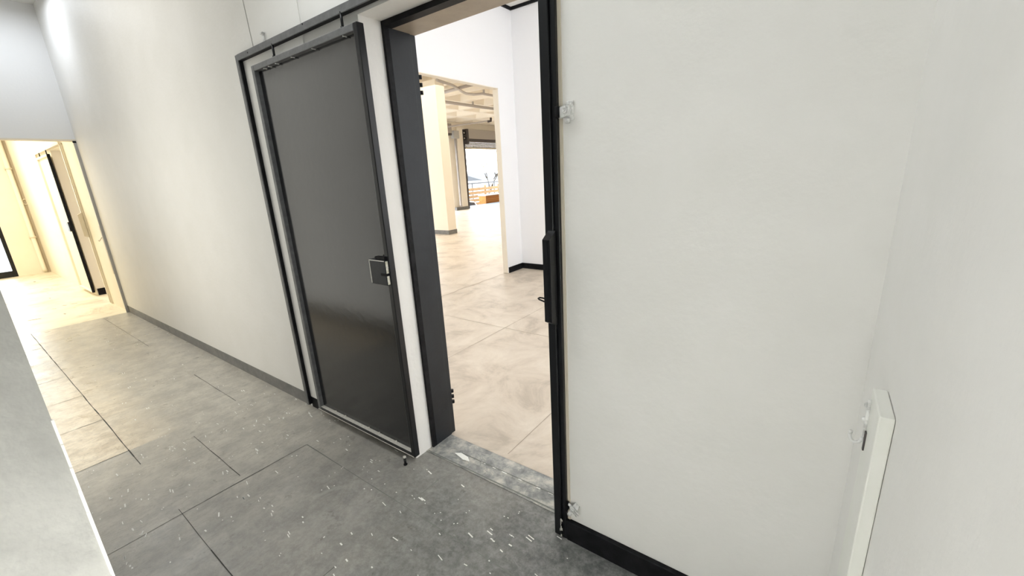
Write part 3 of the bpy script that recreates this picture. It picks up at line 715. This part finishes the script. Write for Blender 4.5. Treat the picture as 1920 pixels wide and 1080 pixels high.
for y in (17.7, 19.3, 21.0, 22.4):
    bm = BM(); box(bm, -17.32, -17.22, y, y + 0.1, -1.45, 0.85); obj('post', bm, M['timber'], fe)
fr2 = thing('steel_railing', (-18.2, 20.0, -1.45), 'dark steel railing above the timber fence', 'railing')
bm = BM(); box(bm, -18.25, -18.19, 18.6, 25.0, 0.93, 1.01); obj('handrail', bm, M['roof'], fr2)
for y in (19.1, 20.9, 22.6, 23.2, 24.6):
    bm = BM(); box(bm, -18.25, -18.20, y, y + 0.07, -1.45, 0.94); obj('post', bm, M['roof'], fr2)
# parked car
cr = thing('car', (-15.65, 16.4, -1.45), 'white parked car half hidden below the terrace', 'car')
prof = [(14.55, -0.98), (14.50, -0.63), (14.75, -0.43), (15.35, -0.33), (15.80, 0.10), (16.65, 0.22), (17.20, 0.14), (17.55, -0.30), (17.85, -0.43), (17.90, -0.98)]
bm = BM(); prism(bm, prof, 'x', -16.05, -14.85); bmesh.ops.bevel(bm, geom=bm.edges[:], offset=0.05, segments=3, affect='EDGES'); obj('body', bm, M['car'], cr)
bm = BM(); prism(bm, [(15.55, -0.26), (15.87, 0.04), (16.60, 0.14), (17.10, 0.07), (17.35, -0.26)], 'x', -16.07, -14.83); obj('side_window', bm, M['car_glass'], cr)
for y in (15.2, 17.2):
    for x in (-15.95, -14.95):
        bm = BM(); tube(bm, [(x - 0.09, y, -1.15), (x + 0.09, y, -1.15)], 0.30, 20); obj('wheel', bm, M['rubber'], cr)
# house
ho = thing('house', (-34, 42, -1.45), 'white house with a grey pitched roof across the street', 'house')
bm = BM(); box(bm, -40, -34, 41, 47, -1.45, 0.85); obj('wall', bm, M['car'], ho)
bm = BM(); prism(bm, [(-40.4, 0.85), (-33.6, 0.85), (-37, 1.75)], 'y', 40.6, 47.4); obj('roof', bm, M['roof'], ho)
# street name board on a pole
sg = thing('sign_board', (-19.0, 23.6, -1.45), 'blank grey board on a thin pole against the sky', 'sign')
bm = BM(); box(bm, -19.03, -19.0, 22.9, 24.6, 2.40, 2.58, bev=0.005); obj('board', bm, M['grey_metal'], sg)
bm = BM(); tube(bm, [(-19.05, 24.2, -1.45), (-19.05, 24.2, 2.45)], 0.03, 10); obj('pole', bm, M['grey_metal'], sg)
# trees
def tree(name, base, sc_, seed, label):
    rnd = random.Random(seed)
    t = thing(name, base, label, 'tree')
    bm = BM(); leaves = BM()
    def grow(p, d, l, r, n):
        pts = [p]; q = p.copy(); dd = d.copy()
        for i in range(4):
            dd = (dd + Vector((rnd.gauss(0, .14), rnd.gauss(0, .14), rnd.gauss(0.05, .08)))).normalized(); q = q + dd * l / 4; pts.append(q.copy())
        tube(bm, pts, [r * (1 - 0.12 * i) for i in range(5)], 7)
        if n == 0:
            for k in range(5):
                c = q + Vector((rnd.gauss(0, .15), rnd.gauss(0, .15), rnd.gauss(0, .15))); s = rnd.uniform(.05, .10)
                a = Vector((rnd.gauss(0, 1), rnd.gauss(0, 1), rnd.gauss(0, 1))).normalized(); b_ = a.cross(Vector((0.3, 0.5, 0.8))).normalized()
                leaves.faces.new([leaves.verts.new(c + a * s), leaves.verts.new(c + b_ * s * .5), leaves.verts.new(c - a * s), leaves.verts.new(c - b_ * s * .5)])
            return
        for k in range(3):
            e = (dd + Vector((rnd.gauss(0, .55), rnd.gauss(0, .55), rnd.gauss(0.2, .3)))).normalized()
            grow(q, e, l * rnd.uniform(.6, .8), r * 0.5, n - 1)
    grow(Vector(base), Vector((0.0, 0.05, 1)), 1.9 * sc_, 0.09 * sc_, 3)
    obj('branches', bm, M['bark'], t); obj('foliage', leaves, M['leaf'], t)['kind'] = 'stuff'
tree('street_tree', (-21.0, 25.3, -1.45), 1.0, 3, 'bare young tree behind the timber fence')
tree('leafy_tree', (-17.5, 17.0, -1.45), 1.1, 11, 'yellow-green tree outside left of the column')
